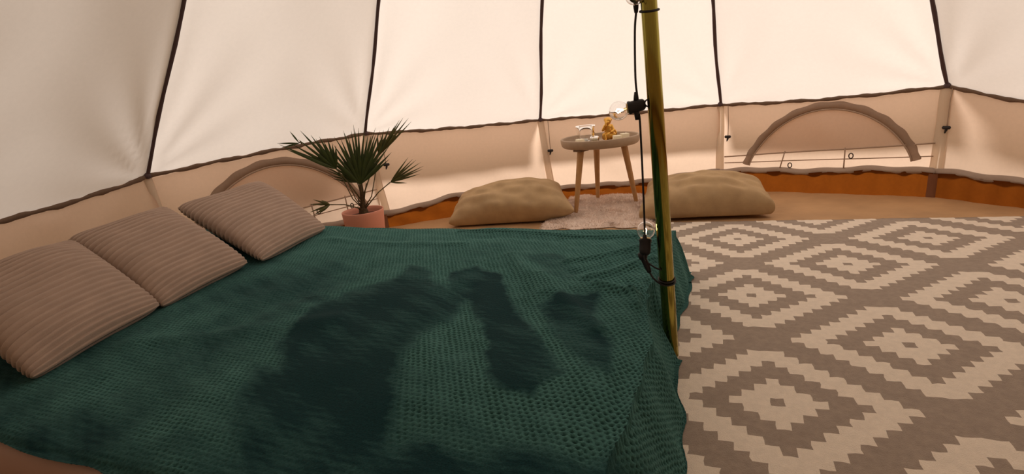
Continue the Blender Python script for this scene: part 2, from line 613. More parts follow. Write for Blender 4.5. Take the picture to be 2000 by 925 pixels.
# groundsheet: floor disc with an upstanding orange edge, and the field outside
V = [(0, 0, 0)]
NR = 160
for i in range(1, 9):
    for j in range(NR):
        a = 2 * math.pi * j / NR
        V.append((R1 * 0.995 * i / 8 * math.sin(a), R1 * 0.995 * i / 8 * math.cos(a), 0))
me = bpy.data.meshes.new('floor')
Fc = [[0, 1 + (j + 1) % NR, 1 + j] for j in range(NR)]
Fc += [[1 + r * NR + j, 1 + r * NR + (j + 1) % NR, 1 + (r + 1) * NR + (j + 1) % NR, 1 + (r + 1) * NR + j] for r in range(7) for j in range(NR)]
me.from_pydata(V, [], Fc)
floor = link('floor', me, M['floor'])
tag(floor, 'tan tent groundsheet under the rugs and bed', kind='structure')
for k in range(NN):
    V = []
    NS = 40
    for i in range(NS):
        s = i / (NS - 1)
        for f in np.linspace(0, 1, 7):
            hz = hemz(k, s) - 0.002
            z = hz * f
            p = nodep(k, 1).lerp(nodep(k + 1, 1), s) * (R1 * 0.992 + 0.006 * math.sin(i * 0.7 + f * 5 + k) + 0.004 * math.sin(i * 1.6) - 0.012 * (1 - f) ** 2)
            p.z = z
            V.append(p)
    link('groundsheet_edge', mesh_np('groundsheet_edge', [tuple(v) for v in V], gridq(NS, 7)), M['tub'], floor)
for k in range(NN):
    rad = nodep(k, 1)
    tng = Vector((rad.y, -rad.x, 0))
    V = []
    for f in np.linspace(0, 1, 6):
        for a, dpt in ((-1, 0.0), (-0.7, 0.005), (0.7, 0.005), (1, 0.0)):
            p = rad * (R1 * 0.992 - 0.010 - 0.012 * (1 - f) ** 2 - dpt) + tng * (0.022 * a)
            p.z = 0.001 + (hemz(k, 0) - 0.004) * f
            V.append(p)
    link('groundsheet_seam', mesh_np('groundsheet_seam', [tuple(v) for v in V], gridq(6, 4)), M['tubseam'], floor)
V = [(25 * math.sin(2 * math.pi * j / 64), 25 * math.cos(2 * math.pi * j / 64), -0.03) for j in range(64)]
me = bpy.data.meshes.new('ground')
me.from_pydata(V, [], [list(range(63, -1, -1))])
ground = link('ground', me, M['ground'])
tag(ground, 'dry grass field the tent stands on', kind='structure')

# ------------------------------------------------------------------ bed
EL = np.array([0.85, -0.527, 0])                   # head -> foot
EW = np.array([0.527, 0.85, 0])                    # near -> far side
UP = np.array([0, 0, 1.0])


def bed(l, n, z):
    return Vector(tuple(EL * l + EW * n + UP * z))


BEDTOP = 0.200
LF, LH, NF, NNR = -0.108, -2.09, 0.615, -1.0
# mattress under a fitted sheet: rounded box with soft vertical folds on its sides
mat_root = empty('mattress', tuple(bed(-1.08, -0.19, 0)))
tag(mat_root, 'low mattress in a pinkish beige sheet under the dark green blanket', 'mattress')
seg, nz = 240, 14
pts = []
for i in range(seg):
    a = 2 * math.pi * i / seg
    ex = 0.16
    ca, sa = math.cos(a), math.sin(a)
    pts.append((math.copysign(abs(ca) ** ex, ca), math.copysign(abs(sa) ** ex, sa)))
cl, cn, hl, hn = (LF + LH) / 2, (NF + NNR) / 2, (LF - LH) / 2, (NF - NNR) / 2
V = []
prof = [(0.0, 0.016, 0), (0.994, 0.016, 0), (1.0, 0.03, 1), (1.0, 0.07, 1), (1.0, 0.11, 1), (1.0, 0.15, 0.8), (0.998, 0.175, 0.4), (0.990, 0.192, 0), (0.975, 0.199, 0), (0.90, BEDTOP, 0), (0.5, BEDTOP, 0), (0.0, BEDTOP, 0)]
for f, z, fold in prof:
    for i, (x, y) in enumerate(pts):
        q = 1 + fold * (0.004 * math.sin(i * 1.1) + 0.003 * math.sin(i * 2.3 + 1))
        p = bed(cl + hl * x * f * q, cn + hn * y * f * q, z)
        V.append(p - mat_root.location)
link('fitted_sheet', mesh_np('fitted_sheet', [tuple(v) for v in V], gridq(len(prof), seg, wrap=True)), M['sheet'], mat_root)

# blanket: dimpled fleece; every dimple is real depth in the mesh
STEP = 0.0032
a_ = np.arange(LH - 0.0, 0.235, STEP)
b_ = np.arange(-1.36, 0.90, STEP)
A, B = np.meshgrid(a_, b_, indexing='ij')
TOP = BEDTOP + 0.020
notch = sstep(-0.018, 0.012, b_) * sstep(0.12, 0.07, b_)
lf = LF + 0.010 - 0.006 * notch + 0.004 * np.sin(b_ * 11)
far = sstep(-0.02, 0.10, b_)
phm = np.radians(np.where(b_ > 0.045, 76 - 5 * np.exp(-((b_ - 0.50) / 0.15) ** 2), 66 + 6 * sstep(0.03, 0.20, -b_) - 7 * sstep(0.28, 0.52, -b_)))
phm = phm + notch * np.radians(np.where(b_ > 0.045, 14, 22))
# arc-length profile of the foot drop for each column
dd = np.arange(0, 0.40, STEP)
bendl = 0.075 + 0.095 * sstep(0.03, 0.30, -b_)
ph = phm[None, :] * sstep(0.0, bendl[None, :], dd[:, None])
X = np.cumsum(np.cos(ph), 0) * STEP
Z = np.cumsum(np.sin(ph), 0) * STEP
lim = TOP - 0.016
on = Z > lim
Xs = np.where(on, 0, np.cos(ph)) * STEP
X = np.cumsum(np.where(on, 0.15 * STEP, Xs), 0)
Z = np.minimum(Z, lim)
d = np.maximum(A - lf[None, :], 0)
idx = np.clip((d / STEP).astype(int), 0, len(dd) - 1)
jj = np.broadcast_to(np.arange(len(b_))[None, :], idx.shape)
Lc = np.minimum(A, lf[None, :]) + np.where(d > 0, X[idx, jj], 0)
Vd = np.where(d > 0, Z[idx, jj], 0)
# side drops
def sidedrop(e, flare):
    phs = flare * sstep(0.0, 0.07, dd)
    Zs_ = np.cumsum(np.sin(phs)) * STEP
    Xs_ = np.cumsum(np.where(Zs_ > lim, 0.15, np.cos(phs))) * STEP
    return np.interp(e, dd, Xs_), np.interp(e, dd, np.minimum(Zs_, lim))
ef = np.maximum(B - (NF - 0.005), 0)
xf, zf = sidedrop(ef, math.radians(68))
# near edge: the blanket only just hangs over beside the pillows, further down the bed it drops more
nedge = -0.958
en = np.maximum(nedge - B, 0)
endlim = 0.050 + 0.25 * sstep(-0.95, -0.55, A) + 0.012 * np.sin(A * 16)
en = np.minimum(en, endlim)
xn, zn = sidedrop(en, math.radians(72))
Nc = np.clip(B, nedge, NF - 0.005) + xf - xn
drop = (Vd ** 3 + zf ** 3 + zn ** 3) ** (1 / 3)
drop = np.minimum(drop, lim)
Zc = TOP - drop
# sleeping pillows under the cover at the head
flatw = np.clip(1 - drop / 0.05, 0, 1)
hump = sstep(-1.66, -1.98, A) * 0.10 * sstep(0.62, 0.45, B) * sstep(-1.02, -0.85, B)
Zc = Zc + hump
# soft unevenness and folds
Zc = Zc + flatw * (0.0045 * wob(A, B, 0 * A, 6, 0) + 0.0022 * wob(A, B, 0 * A, 15, 6))
def ridge(P, amp, w):
    global Zc
    for (x0, y0), (x1, y1) in zip(P[:-1], P[1:]):
        dx, dy = x1 - x0, y1 - y0
        t = np.clip(((A - x0) * dx + (B - y0) * dy) / (dx * dx + dy * dy), 0, 1)
        dist = np.hypot(A - x0 - t * dx, B - y0 - t * dy)
        Zc = Zc + amp * np.exp(-(dist / w) ** 2) * (1 if len(P) == 2 else 0.9) * flatw ** 0.5
ridge([(-0.24, 0.064), (-0.07, 0.28)], 0.016, 0.022)
ridge([(-0.353, 0.226), (-0.08, 0.46)], 0.015, 0.022)
ridge([(-0.30, 0.12), (-0.08, 0.36)], -0.010, 0.030)
ridge([(-0.20, 0.02), (-0.09, -0.03), (-0.06, -0.10)], 0.018, 0.020)
ridge([(-0.12, 0.06), (-0.08, -0.02)], -0.008, 0.030)
ridge([(-0.95, 0.577), (-0.09, 0.535)], 0.010, 0.016)
ridge([(-0.85, 0.49), (-0.30, 0.50)], -0.006, 0.03)
ridge([(-0.349, -0.058), (-0.577, 0.264)], 0.012, 0.030)
ridge([(-0.135, -0.268), (-0.393, 0.07)], 0.013, 0.030)
ridge([(-0.45, -0.45), (-0.62, -0.05)], -0.012, 0.05)
ridge([(-1.54, 0.406), (-0.843, 0.372)], 0.008, 0.030)
ridge([(-1.40, -0.60), (-0.90, -0.35)], 0.010, 0.05)
ridge([(-1.25, -0.45), (-1.10, 0.10)], -0.008, 0.06)
Nc = Nc + (1 - flatw) * 0.010 * np.sin(A * 17 + 1.0) * (ef > 0)
Lc = Lc + (1 - flatw) * np.where(d > 0, 0.004 * np.sin(B * 19 + 0.6) + 0.004 * np.sin(B * 37), 0) * (1 - notch[None, :])
Zc = np.where(flatw > 0.3, np.maximum(Zc, BEDTOP + 0.0095), Zc)
# brushed pile, darker with closed dimples; the foreground's weaker light is painted in too
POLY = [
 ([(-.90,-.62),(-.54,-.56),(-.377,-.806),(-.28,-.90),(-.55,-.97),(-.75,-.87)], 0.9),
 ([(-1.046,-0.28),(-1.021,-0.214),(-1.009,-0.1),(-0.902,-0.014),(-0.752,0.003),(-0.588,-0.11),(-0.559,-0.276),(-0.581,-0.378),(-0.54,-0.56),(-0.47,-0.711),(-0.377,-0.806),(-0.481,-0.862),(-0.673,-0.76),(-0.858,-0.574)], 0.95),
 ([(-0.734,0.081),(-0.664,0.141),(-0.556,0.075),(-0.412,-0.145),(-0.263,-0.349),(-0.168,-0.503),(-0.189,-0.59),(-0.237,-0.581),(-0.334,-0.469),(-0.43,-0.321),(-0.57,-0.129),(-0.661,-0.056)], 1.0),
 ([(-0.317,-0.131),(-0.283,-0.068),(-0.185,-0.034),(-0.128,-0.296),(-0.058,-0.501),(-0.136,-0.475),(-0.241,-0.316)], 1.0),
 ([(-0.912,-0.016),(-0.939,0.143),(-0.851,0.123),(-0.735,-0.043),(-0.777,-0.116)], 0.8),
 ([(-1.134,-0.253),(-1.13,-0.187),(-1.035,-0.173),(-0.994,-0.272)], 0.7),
 ([(-0.62,-1.1),(-0.398,-0.84),(-0.357,-0.785),(-0.252,-0.788),(-0.169,-0.752),(-0.075,-0.756),(0.083,-0.689),(0.25,-0.8),(0.2,-1.4),(-0.6,-1.4)], 0.9),  # near foreground: stroked pile, with the dimmer light there painted in
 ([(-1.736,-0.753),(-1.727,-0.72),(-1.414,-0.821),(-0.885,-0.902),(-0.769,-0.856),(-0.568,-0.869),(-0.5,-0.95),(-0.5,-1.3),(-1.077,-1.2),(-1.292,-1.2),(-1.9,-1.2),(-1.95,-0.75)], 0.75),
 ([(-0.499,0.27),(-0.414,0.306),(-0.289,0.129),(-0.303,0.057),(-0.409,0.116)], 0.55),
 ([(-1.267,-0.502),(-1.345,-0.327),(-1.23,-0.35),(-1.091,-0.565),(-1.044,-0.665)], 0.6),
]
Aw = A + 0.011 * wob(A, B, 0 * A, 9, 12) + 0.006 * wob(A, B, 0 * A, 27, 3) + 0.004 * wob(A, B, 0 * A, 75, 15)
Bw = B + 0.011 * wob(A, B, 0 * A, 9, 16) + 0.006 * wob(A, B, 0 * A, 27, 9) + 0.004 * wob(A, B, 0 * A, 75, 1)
nap_shade = np.zeros_like(A)
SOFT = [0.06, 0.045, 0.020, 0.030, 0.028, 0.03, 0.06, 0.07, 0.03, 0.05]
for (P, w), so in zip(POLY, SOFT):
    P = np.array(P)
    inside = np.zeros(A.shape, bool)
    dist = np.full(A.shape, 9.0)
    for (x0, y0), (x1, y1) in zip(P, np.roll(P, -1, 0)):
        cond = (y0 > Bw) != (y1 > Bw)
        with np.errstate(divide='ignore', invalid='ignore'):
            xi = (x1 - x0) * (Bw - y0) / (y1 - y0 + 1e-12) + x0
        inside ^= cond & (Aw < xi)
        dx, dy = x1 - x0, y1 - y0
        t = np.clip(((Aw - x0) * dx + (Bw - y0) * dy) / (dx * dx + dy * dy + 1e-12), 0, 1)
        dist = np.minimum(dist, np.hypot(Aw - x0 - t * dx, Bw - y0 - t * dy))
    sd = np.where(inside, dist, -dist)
    nap_shade = np.maximum(nap_shade, w * sstep(-so, so * 0.6, sd))
nap_shade = np.maximum(nap_shade, 0.52 * sstep(-0.85, -1.15, Aw) * sstep(0.30, 0.05, Bw))
nap_shade = np.maximum(nap_shade, 0.40 * sstep(-0.60, -0.80, Bw))  # near side darkened: brushed pile plus weaker foreground light put into the colour
nap_shade = np.clip(nap_shade + 0.15 * wob(A, B, 0 * A, 8, 10) + 0.12 * wob(A * 0.6, B * 1.6, 0 * A, 30, 2) + 0.08 * wob(A * 0.7, B * 1.8, 0 * A, 90, 7), 0, 1)
# dimples in a staggered grid
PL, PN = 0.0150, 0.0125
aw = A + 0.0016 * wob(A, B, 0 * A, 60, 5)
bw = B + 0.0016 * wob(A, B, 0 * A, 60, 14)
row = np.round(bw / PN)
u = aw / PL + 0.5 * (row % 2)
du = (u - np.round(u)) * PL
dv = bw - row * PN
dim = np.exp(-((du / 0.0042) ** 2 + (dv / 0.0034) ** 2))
Zp = -0.0060 * dim * (1 - 0.88 * nap_shade) * (0.85 + 0.3 * wob(A, B, 0 * A, 40, 8))
Pos = Lc[..., None] * EL + Nc[..., None] * EW + Zc[..., None] * UP
tA = np.gradient(Pos, axis=0)
tB = np.gradient(Pos, axis=1)
nr = np.cross(tA, tB)
nr /= np.linalg.norm(nr, axis=-1, keepdims=True) + 1e-12
Pos = Pos + nr * Zp[..., None]
Pos[..., 2] = np.maximum(Pos[..., 2], 0.013)
na, nb = A.shape
bl_c = np.array(bed(-1.0, -0.2, 0))
# closed sheet: the underside is a coarse copy 8 mm below
me = mesh_np('blanket', (Pos - bl_c).reshape(-1, 3), gridq(na, nb))
att = me.attributes.new('nap_shade', 'FLOAT', 'POINT')
att.data.foreach_set('value', nap_shade.astype(np.float32).ravel())
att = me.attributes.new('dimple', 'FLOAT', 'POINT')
att.data.foreach_set('value', (dim * np.clip(1 - 1.15 * nap_shade, 0, 1)).astype(np.float32).ravel())
mb = bpy.data.materials.new('green_fleece')
mb.use_nodes = True
nt = mb.node_tree
pb = nt.nodes['Principled BSDF']
pb.inputs['Roughness'].default_value = 0.95
pb.inputs['Specular IOR Level'].default_value = 0.15
pb.inputs['Sheen Weight'].default_value = 0.22
pb.inputs['Sheen Roughness'].default_value = 0.45
pb.inputs['Sheen Tint'].default_value = (0.35, 0.75, 0.70, 1)
an = nt.nodes.new('ShaderNodeAttribute'); an.attribute_name = 'nap_shade'
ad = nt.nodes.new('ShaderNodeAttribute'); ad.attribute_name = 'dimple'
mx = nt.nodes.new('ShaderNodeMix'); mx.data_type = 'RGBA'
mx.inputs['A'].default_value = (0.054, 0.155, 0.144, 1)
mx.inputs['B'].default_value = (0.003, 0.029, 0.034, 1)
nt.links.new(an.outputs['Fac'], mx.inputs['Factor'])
sh = nt.nodes.new('ShaderNodeMapRange')
sh.inputs['To Min'].default_value = 0.26; sh.inputs['To Max'].default_value = 0.03
nt.links.new(an.outputs['Fac'], sh.inputs['Value'])
nt.links.new(sh.outputs['Result'], pb.inputs['Sheen Weight'])
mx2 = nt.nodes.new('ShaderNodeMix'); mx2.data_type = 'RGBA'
mx2.inputs['B'].default_value = (0.002, 0.018, 0.020, 1)     # darker colour at the bottom of each dimple
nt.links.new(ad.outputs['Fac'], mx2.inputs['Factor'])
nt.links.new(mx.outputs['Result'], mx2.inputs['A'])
tc = nt.nodes.new('ShaderNodeTexCoord')
nz_ = nt.nodes.new('ShaderNodeTexNoise'); nz_.inputs['Scale'].default_value = 260; nz_.inputs['Detail'].default_value = 3
nt.links.new(tc.outputs['Object'], nz_.inputs['Vector'])
mr = nt.nodes.new('ShaderNodeMapRange')
mr.inputs['From Min'].default_value = 0.3; mr.inputs['From Max'].default_value = 0.7
mr.inputs['To Min'].default_value = 0.75; mr.inputs['To Max'].default_value = 1.25
nt.links.new(nz_.outputs['Fac'], mr.inputs['Value'])
vm = nt.nodes.new('ShaderNodeVectorMath'); vm.operation = 'SCALE'
nt.links.new(mx2.outputs['Result'], vm.inputs[0])
nt.links.new(mr.outputs['Result'], vm.inputs['Scale'])
nt.links.new(vm.outputs['Vector'], pb.inputs['Base Color'])
bp = nt.nodes.new('ShaderNodeBump'); bp.inputs['Strength'].default_value = 0.5; bp.inputs['Distance'].default_value = 0.003
nt.links.new(nz_.outputs['Fac'], bp.inputs['Height'])
nt.links.new(bp.outputs['Normal'], pb.inputs['Normal'])
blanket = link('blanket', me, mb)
blanket.location = tuple(bl_c)
tag(blanket, 'dark green dimpled fleece blanket spread over the mattress', 'blanket')


# ------------------------------------------------------------------ cushions
def cushion_mesh(C, thick, n=90, ribs=0, pinch=0.10, rip_amp=0.004, sq=0.5, seed=0, floorz=None, crumple=0.0, rib_dir='v', rnd_c=0.03):
    """closed pillow over the quad C=[FL,FR,BR,BL]; u runs left-right, v front-back"""
    FL, FR, BR, BL = [np.array(c, float) for c in C]
    t = np.linspace(-1, 1, n)
    t = np.sign(t) * (1 - (1 - np.abs(t)) ** 1.35)
    U, W = np.meshgrid(t, t, indexing='ij')
    cen = (FL + FR + BR + BL) / 4
    nrm = np.cross(FR - FL, BL - FL)
    nrm /= np.linalg.norm(nrm)
    # corners stay pointed while the edges pull in
    uu = U * (1 - pinch * (1 - W ** 2) * 0 - pinch * (1 - np.abs(W) ** 2) * np.abs(U) ** 3)
    ww = W * (1 - pinch * (1 - np.abs(U) ** 2) * np.abs(W) ** 3)
    rnd = 1 - rnd_c * (np.abs(U) ** 7) * (np.abs(W) ** 7)
    if ribs:
        ph_ = (np.arcsin(np.clip(W, -1, 1)) * 0.25 + W * 0.75) * math.pi * ribs / 2
        uu = uu * (1 - 0.018 * np.abs(U) ** 14 * (1 - np.abs(np.sin(ph_))))
    uu, ww = uu * rnd, ww * rnd
    p = ((1 - uu)[..., None] * (1 - ww)[..., None] * FL + (1 + uu)[..., None] * (1 - ww)[..., None] * FR
         + (1 + uu)[..., None] * (1 + ww)[..., None] * BR + (1 - uu)[..., None] * (1 + ww)[..., None] * BL) / 4
    prof = np.clip((1 - U ** 2) * (1 - W ** 2), 0, 1) ** sq
    V = []
    for sgn in (1, -1):
        h = sgn * thick / 2 * prof
        if ribs:
            rr = W if rib_dir == 'v' else U
            tt = np.arcsin(np.clip(rr, -1, 1)) * 0.25 + rr * 0.75
            edge = np.clip(prof * 8, 0.25, 1)
            h = h + sgn * rip_amp * edge * (np.abs(np.sin(tt * math.pi * ribs / 2)) ** 0.7 - 0.5)
        if crumple:
            h = h + crumple * prof ** 0.6 * (wob(U * 0.3, W * 0.3, 0 * U + seed, 7 if ribs else 9, 2) + (0 if ribs else 0.6) * wob(U * 0.3, W * 0.3, 0 * U + seed, 24, 8))
        V.append(p + nrm * h[..., None])
    if ribs:                                        # the rib ends notch the side edges
        rr = W if rib_dir == 'v' else U
    top, botm = V[0].reshape(-1, 3), V[1].reshape(-1, 3)
    allv = np.concatenate([top, botm])
    if floorz is not None:
        allv[:, 2] = np.maximum(allv[:, 2], floorz)
    q1 = gridq(n, n)
    q2 = gridq(n, n, off=n * n)[:, ::-1]
    # bridge rim
    rim = [i for i in range(n)] + [i * n + n - 1 for i in range(1, n)] + [(n - 1) * n + i for i in range(n - 2, -1, -1)] + [i * n for i in range(n - 2, 0, -1)]
    rim = np.array(rim)
    nxt = np.roll(rim, -1)
    br = np.stack([rim, rim + n * n, nxt + n * n, nxt], 1)
    me = mesh_np('cushion', allv, np.concatenate([q1, q2, br]))
    bm = bmesh.new()
    bm.from_mesh(me)
    bmesh.ops.remove_doubles(bm, verts=bm.verts, dist=0.0004)
    bmesh.ops.recalc_face_normals(bm, faces=bm.faces)
    bm.to_mesh(me)
    bm.free()
    return me


CUSH = [
 ([bed(-1.43, -0.83, 0.232), bed(-1.55, -0.385, 0.240), bed(-1.955, -0.365, 0.452), bed(-1.86, -0.82, 0.44)], 'ribbed beige cushion nearest the camera, leftmost of the three on the green blanket', 0.135, 3),
 ([bed(-1.545, -0.395, 0.232), bed(-1.605, 0.030, 0.242), bed(-2.03, 0.040, 0.472), bed(-1.98, -0.38, 0.455)], 'ribbed beige cushion in the middle of the row of three', 0.130, 8),
 ([bed(-1.57, 0.055, 0.238), bed(-1.650, 0.545, 0.240), bed(-2.05, 0.575, 0.472), bed(-2.045, 0.09, 0.455)], 'ribbed beige cushion beside the potted palm, farthest of the three', 0.130, 14),
]
for C, lab, th, sd in CUSH:
    me = cushion_mesh(C, th, n=150, ribs=20, pinch=0.055, rip_amp=0.0125, sq=0.46, seed=sd, crumple=0.006, rnd_c=0.038)
    o = link('ribbed_cushion', me, M['pillow'])
    cc = sum((Vector(c) for c in C), Vector()) / 4
    cc.z = 0.22
    origin_to(o, cc)
    tag(o, lab, 'cushion', 'ribbed cushions on the bed')

FC = [
 ([(-0.53, 1.965, 0.03), (0.215, 1.66, 0.075), (0.235, 2.08, 0.165), (-0.40, 2.23, 0.145)], 'oatmeal linen floor cushion between the palm and the tray table', 0.265, 5),
 ([(0.505, 1.470, 0.050), (1.175, 1.195, 0.060), (1.235, 1.46, 0.145), (0.72, 1.83, 0.130)], 'oatmeal linen floor cushion right of the tent pole by the rug edge', 0.260, 21),
]
for C, lab, th, sd in FC:
    me = cushion_mesh(C, th, n=90, ribs=0, pinch=0.06, sq=0.42 if sd == 5 else 0.30, seed=sd, floorz=0.012 if sd == 5 else 0.022, crumple=0.010)
    o = link('floor_cushion', me, M['linen'])
    cc = sum((Vector(c) for c in C), Vector()) / 4
    cc.z = 0.0
    origin_to(o, cc)
    tag(o, lab, 'floor cushion', 'linen floor cushions')

# ------------------------------------------------------------------ patterned rug
RA, RX, RY, AL, BLN = -0.480, 0.79195, 0.93961, 0.76122, 0.69629
ru = np.array([math.cos(RA), math.sin(RA)])
rv = np.array([math.sin(RA), -math.cos(RA)])


def is_white(i, j):
    """cell i,j: stepped diamonds on a staggered 24 x 22 lattice"""
    best = None
    for ox, oy in ((0, 0), (12, 11)):
        x = (i - ox + 12) % 24 - 12
        y = (j - oy + 11) % 22 - 11
        dsum = abs(x) + abs(y)
        if best is None or dsum < best[0]:
            best = (dsum, x, y)
    dsum, x, y = best
    if dsum == 0: return False
    if dsum <= 3: return True
    if dsum <= 6: return False
    return dsum <= 9 and abs(y) <= 8


i0, i1, j0, j1 = -12, 44, -10, 76
SUB = 2
ni, nj = (i1 - i0) * SUB + 1, (j1 - j0) * SUB + 1
gi = (np.arange(ni) / SUB + i0 - 0.5)
gj = (np.arange(nj) / SUB + j0 - 0.5)
GI, GJ = np.meshgrid(gi, gj, indexing='ij')
jit = rng.normal(0, 0.035, GI.shape + (2,))
UU = (GI + jit[..., 0]) / 24 * AL
VV = (GJ + jit[..., 1]) / 22 * BLN
XY = np.array([RX, RY]) + UU[..., None] * ru + VV[..., None] * rv
zz = 0.010 + rng.normal(0, 0.0005, GI.shape) + 0.0010 * wob(XY[..., 0], XY[..., 1], 0 * GI, 7, 4)
V = np.concatenate([XY, zz[..., None]], -1).reshape(-1, 3)
Q = gridq(ni, nj)
qi = np.repeat(np.arange(ni - 1), nj - 1) // SUB + i0
qj = np.tile(np.arange(nj - 1), ni - 1) // SUB + j0
mi = np.array([0 if is_white(a, b) else 1 for a, b in zip(qi, qj)], np.int32)
# skirt down to the floor
rim = [i * nj for i in range(ni)] + [(ni - 1) * nj + j for j in range(1, nj)] + [i * nj + nj - 1 for i in range(ni - 2, -1, -1)] + [j for j in range(nj - 2, 0, -1)]
rim = np.array(rim)
low = V[rim].copy()
low[:, 2] = 0.001
nV = len(V)
k_ = np.arange(len(rim))
sk = np.stack([rim, nV + k_, nV + (k_ + 1) % len(rim), np.roll(rim, -1)], 1)
rc = np.array([RX, RY, 0])
me = mesh_np('patterned_rug', np.concatenate([V, low]) - rc, np.concatenate([Q, sk]))
rug = link('patterned_rug', me, [M['rugw'], M['rugg']], smooth=True)
me.polygons.foreach_set('material_index', np.concatenate([mi, np.ones(len(sk), np.int32)]))
rug.location = tuple(rc)
tag(rug, 'taupe and cream rug with stepped diamond pattern right of the bed', 'rug')

# ------------------------------------------------------------------ fur rug under the tray table
FQ = [np.array(c) for c in ((-0.02, 1.64), (0.545, 1.36), (0.84, 2.11), (0.36, 2.33))]
n = 60
t = np.linspace(0, 1, n)
U, W = np.meshgrid(t, t, indexing='ij')
P2 = ((1 - U) * (1 - W))[..., None] * FQ[0] + (U * (1 - W))[..., None] * FQ[1] + (U * W)[..., None] * FQ[2] + ((1 - U) * W)[..., None] * FQ[3]
ed = np.clip(np.minimum(np.minimum(U, 1 - U), np.minimum(W, 1 - W)) * 14, 0, 1)
P2 = P2 + (1 - ed)[..., None] * 0.018 * np.stack([wob(U, W, 0 * U, 14, 3), wob(U, W, 0 * U, 14, 9)], -1)
zz = 0.004 + 0.022 * np.sqrt(ed) + 0.0045 * wob(P2[..., 0], P2[..., 1], 0 * U, 22, 1) * ed
fc = np.array([0.42, 1.85, 0])
fur_root = empty('fur_rug', tuple(fc))
tag(fur_root, 'pale fluffy fur rug on the floor under the tray table', 'rug')
link('fur_backing', mesh_np('fur_backing', np.concatenate([P2, zz[..., None]], -1).reshape(-1, 3) - fc, gridq(n, n)), M['fur'], fur_root)
NT = 16000
uu, vv = rng.uniform(0, 1, NT), rng.uniform(0, 1, NT)
fi, fj = (uu * (n - 1)), (vv * (n - 1))
ii, jj2 = fi.astype(int).clip(0, n - 2), fj.astype(int).clip(0, n - 2)
base = np.concatenate([P2, zz[..., None]], -1)[ii, jj2] + np.stack([rng.uniform(-.007, .007, NT), rng.uniform(-.007, .007, NT), np.zeros(NT)], 1)
lean = np.stack([wob(base[:, 0], base[:, 1], 0, 16, 5), wob(base[:, 0], base[:, 1], 0, 16, 11)], 1) * 0.009 + rng.normal(0, 0.005, (NT, 2))
tip = base + np.concatenate([lean, rng.uniform(0.006, 0.014, (NT, 1))], 1)
th = rng.uniform(0, 2 * math.pi, NT)
wd = np.stack([np.cos(th), np.sin(th), 0 * th], 1) * 0.0016
V = np.stack([base - wd, base + wd, tip], 1).reshape(-1, 3) - fc
pile = link('fur_pile', mesh_np('fur_pile', V, np.arange(NT * 3).reshape(-1, 3)), M['fur'], fur_root, smooth=False)
tag(pile, kind='stuff')

# ------------------------------------------------------------------ tray table
TC = Vector((0.470, 1.940, 0))
table = empty('tray_table', tuple(TC))
tag(table, 'small round greige tray table on three wooden legs standing on the fur rug', 'table')
b = MB()
b.lathe([(0.0, 0.402), (0.205, 0.402), (0.226, 0.405), (0.236, 0.414), (0.240, 0.430), (0.241, 0.452), (0.238, 0.456), (0.231, 0.456), (0.228, 0.450), (0.226, 0.428), (0.218, 0.419), (0.10, 0.418), (0, 0.418)], (0, 0, 0), 72)
b.build('tray_top', M['tray'], table)
FEET = [Vector((0.250, 1.806, 0.028)), Vector((0.501, 2.141, 0.028)), Vector((0.668, 1.881, 0.028))]
for f in FEET:
    f = f - TC
    topc = Vector((f.x * 0.70, f.y * 0.70, 0.392))
    b = MB()
    b.tube([f, f.lerp(topc, 0.02), f.lerp(topc, 0.3), f.lerp(topc, 0.98), topc], [0.010, 0.0125, 0.0155, 0.0205, 0.0205], 14)
    b.build('leg', M['leg'], table)
    b = MB()
    an = math.atan2(f.y, f.x)
    b.box((topc.x * 0.98, topc.y * 0.98, 0.3965), (0.075, 0.062, 0.012), Matrix.Rotation(an, 3, 'Z'), bev=0.003)
    b.build('leg_bracket', M['bracket'], table)
TZ = 0.418

# glass candle bowl with its tealight
def tealight(x, y, label, z=TZ, r=0.0195):
    t = empty('tealight', (x, y, z))
    tag(t, label, 'candle', 'candles on the tray table')
    b = MB()
    b.lathe([(0, 0.001), (r, 0.001), (r * 1.02, 0.004), (r * 1.02, 0.018), (r * 0.96, 0.0185), (r * 0.95, 0.014)], seg=20)
    b.build('cup', M['foil'], t)
    b = MB()
    b.lathe([(r * 0.95, 0.010), (r * 0.94, 0.015), (r * 0.5, 0.0155), (0, 0.015)], seg=20)
    b.build('wax', M['wax'], t)
    b = MB()
    b.tube([(0, 0, 0.014), (0.0005, 0, 0.022)], 0.0008, 6)
    b.build('wick', M['dark'], t)
    return t


def square_candle(x, y, label, s=0.046, h=0.036, rot=0.2):
    t = empty('square_candle', (x, y, TZ))
    tag(t, label, 'candle', 'candles on the tray table')
    b = MB()
    R3 = Matrix.Rotation(rot, 3, 'Z')
    b.box((0, 0, h / 2 + 0.0005), (s, s, h), R3, bev=0.004)
    b.build('wax', M['wax'], t)
    b = MB()
    b.tube([(0, 0, h - 0.002), (0, 0, h + 0.005), (0.001, 0, h + 0.008)], 0.0009, 6)
    b.build('wick', M['dark'], t)
    return t


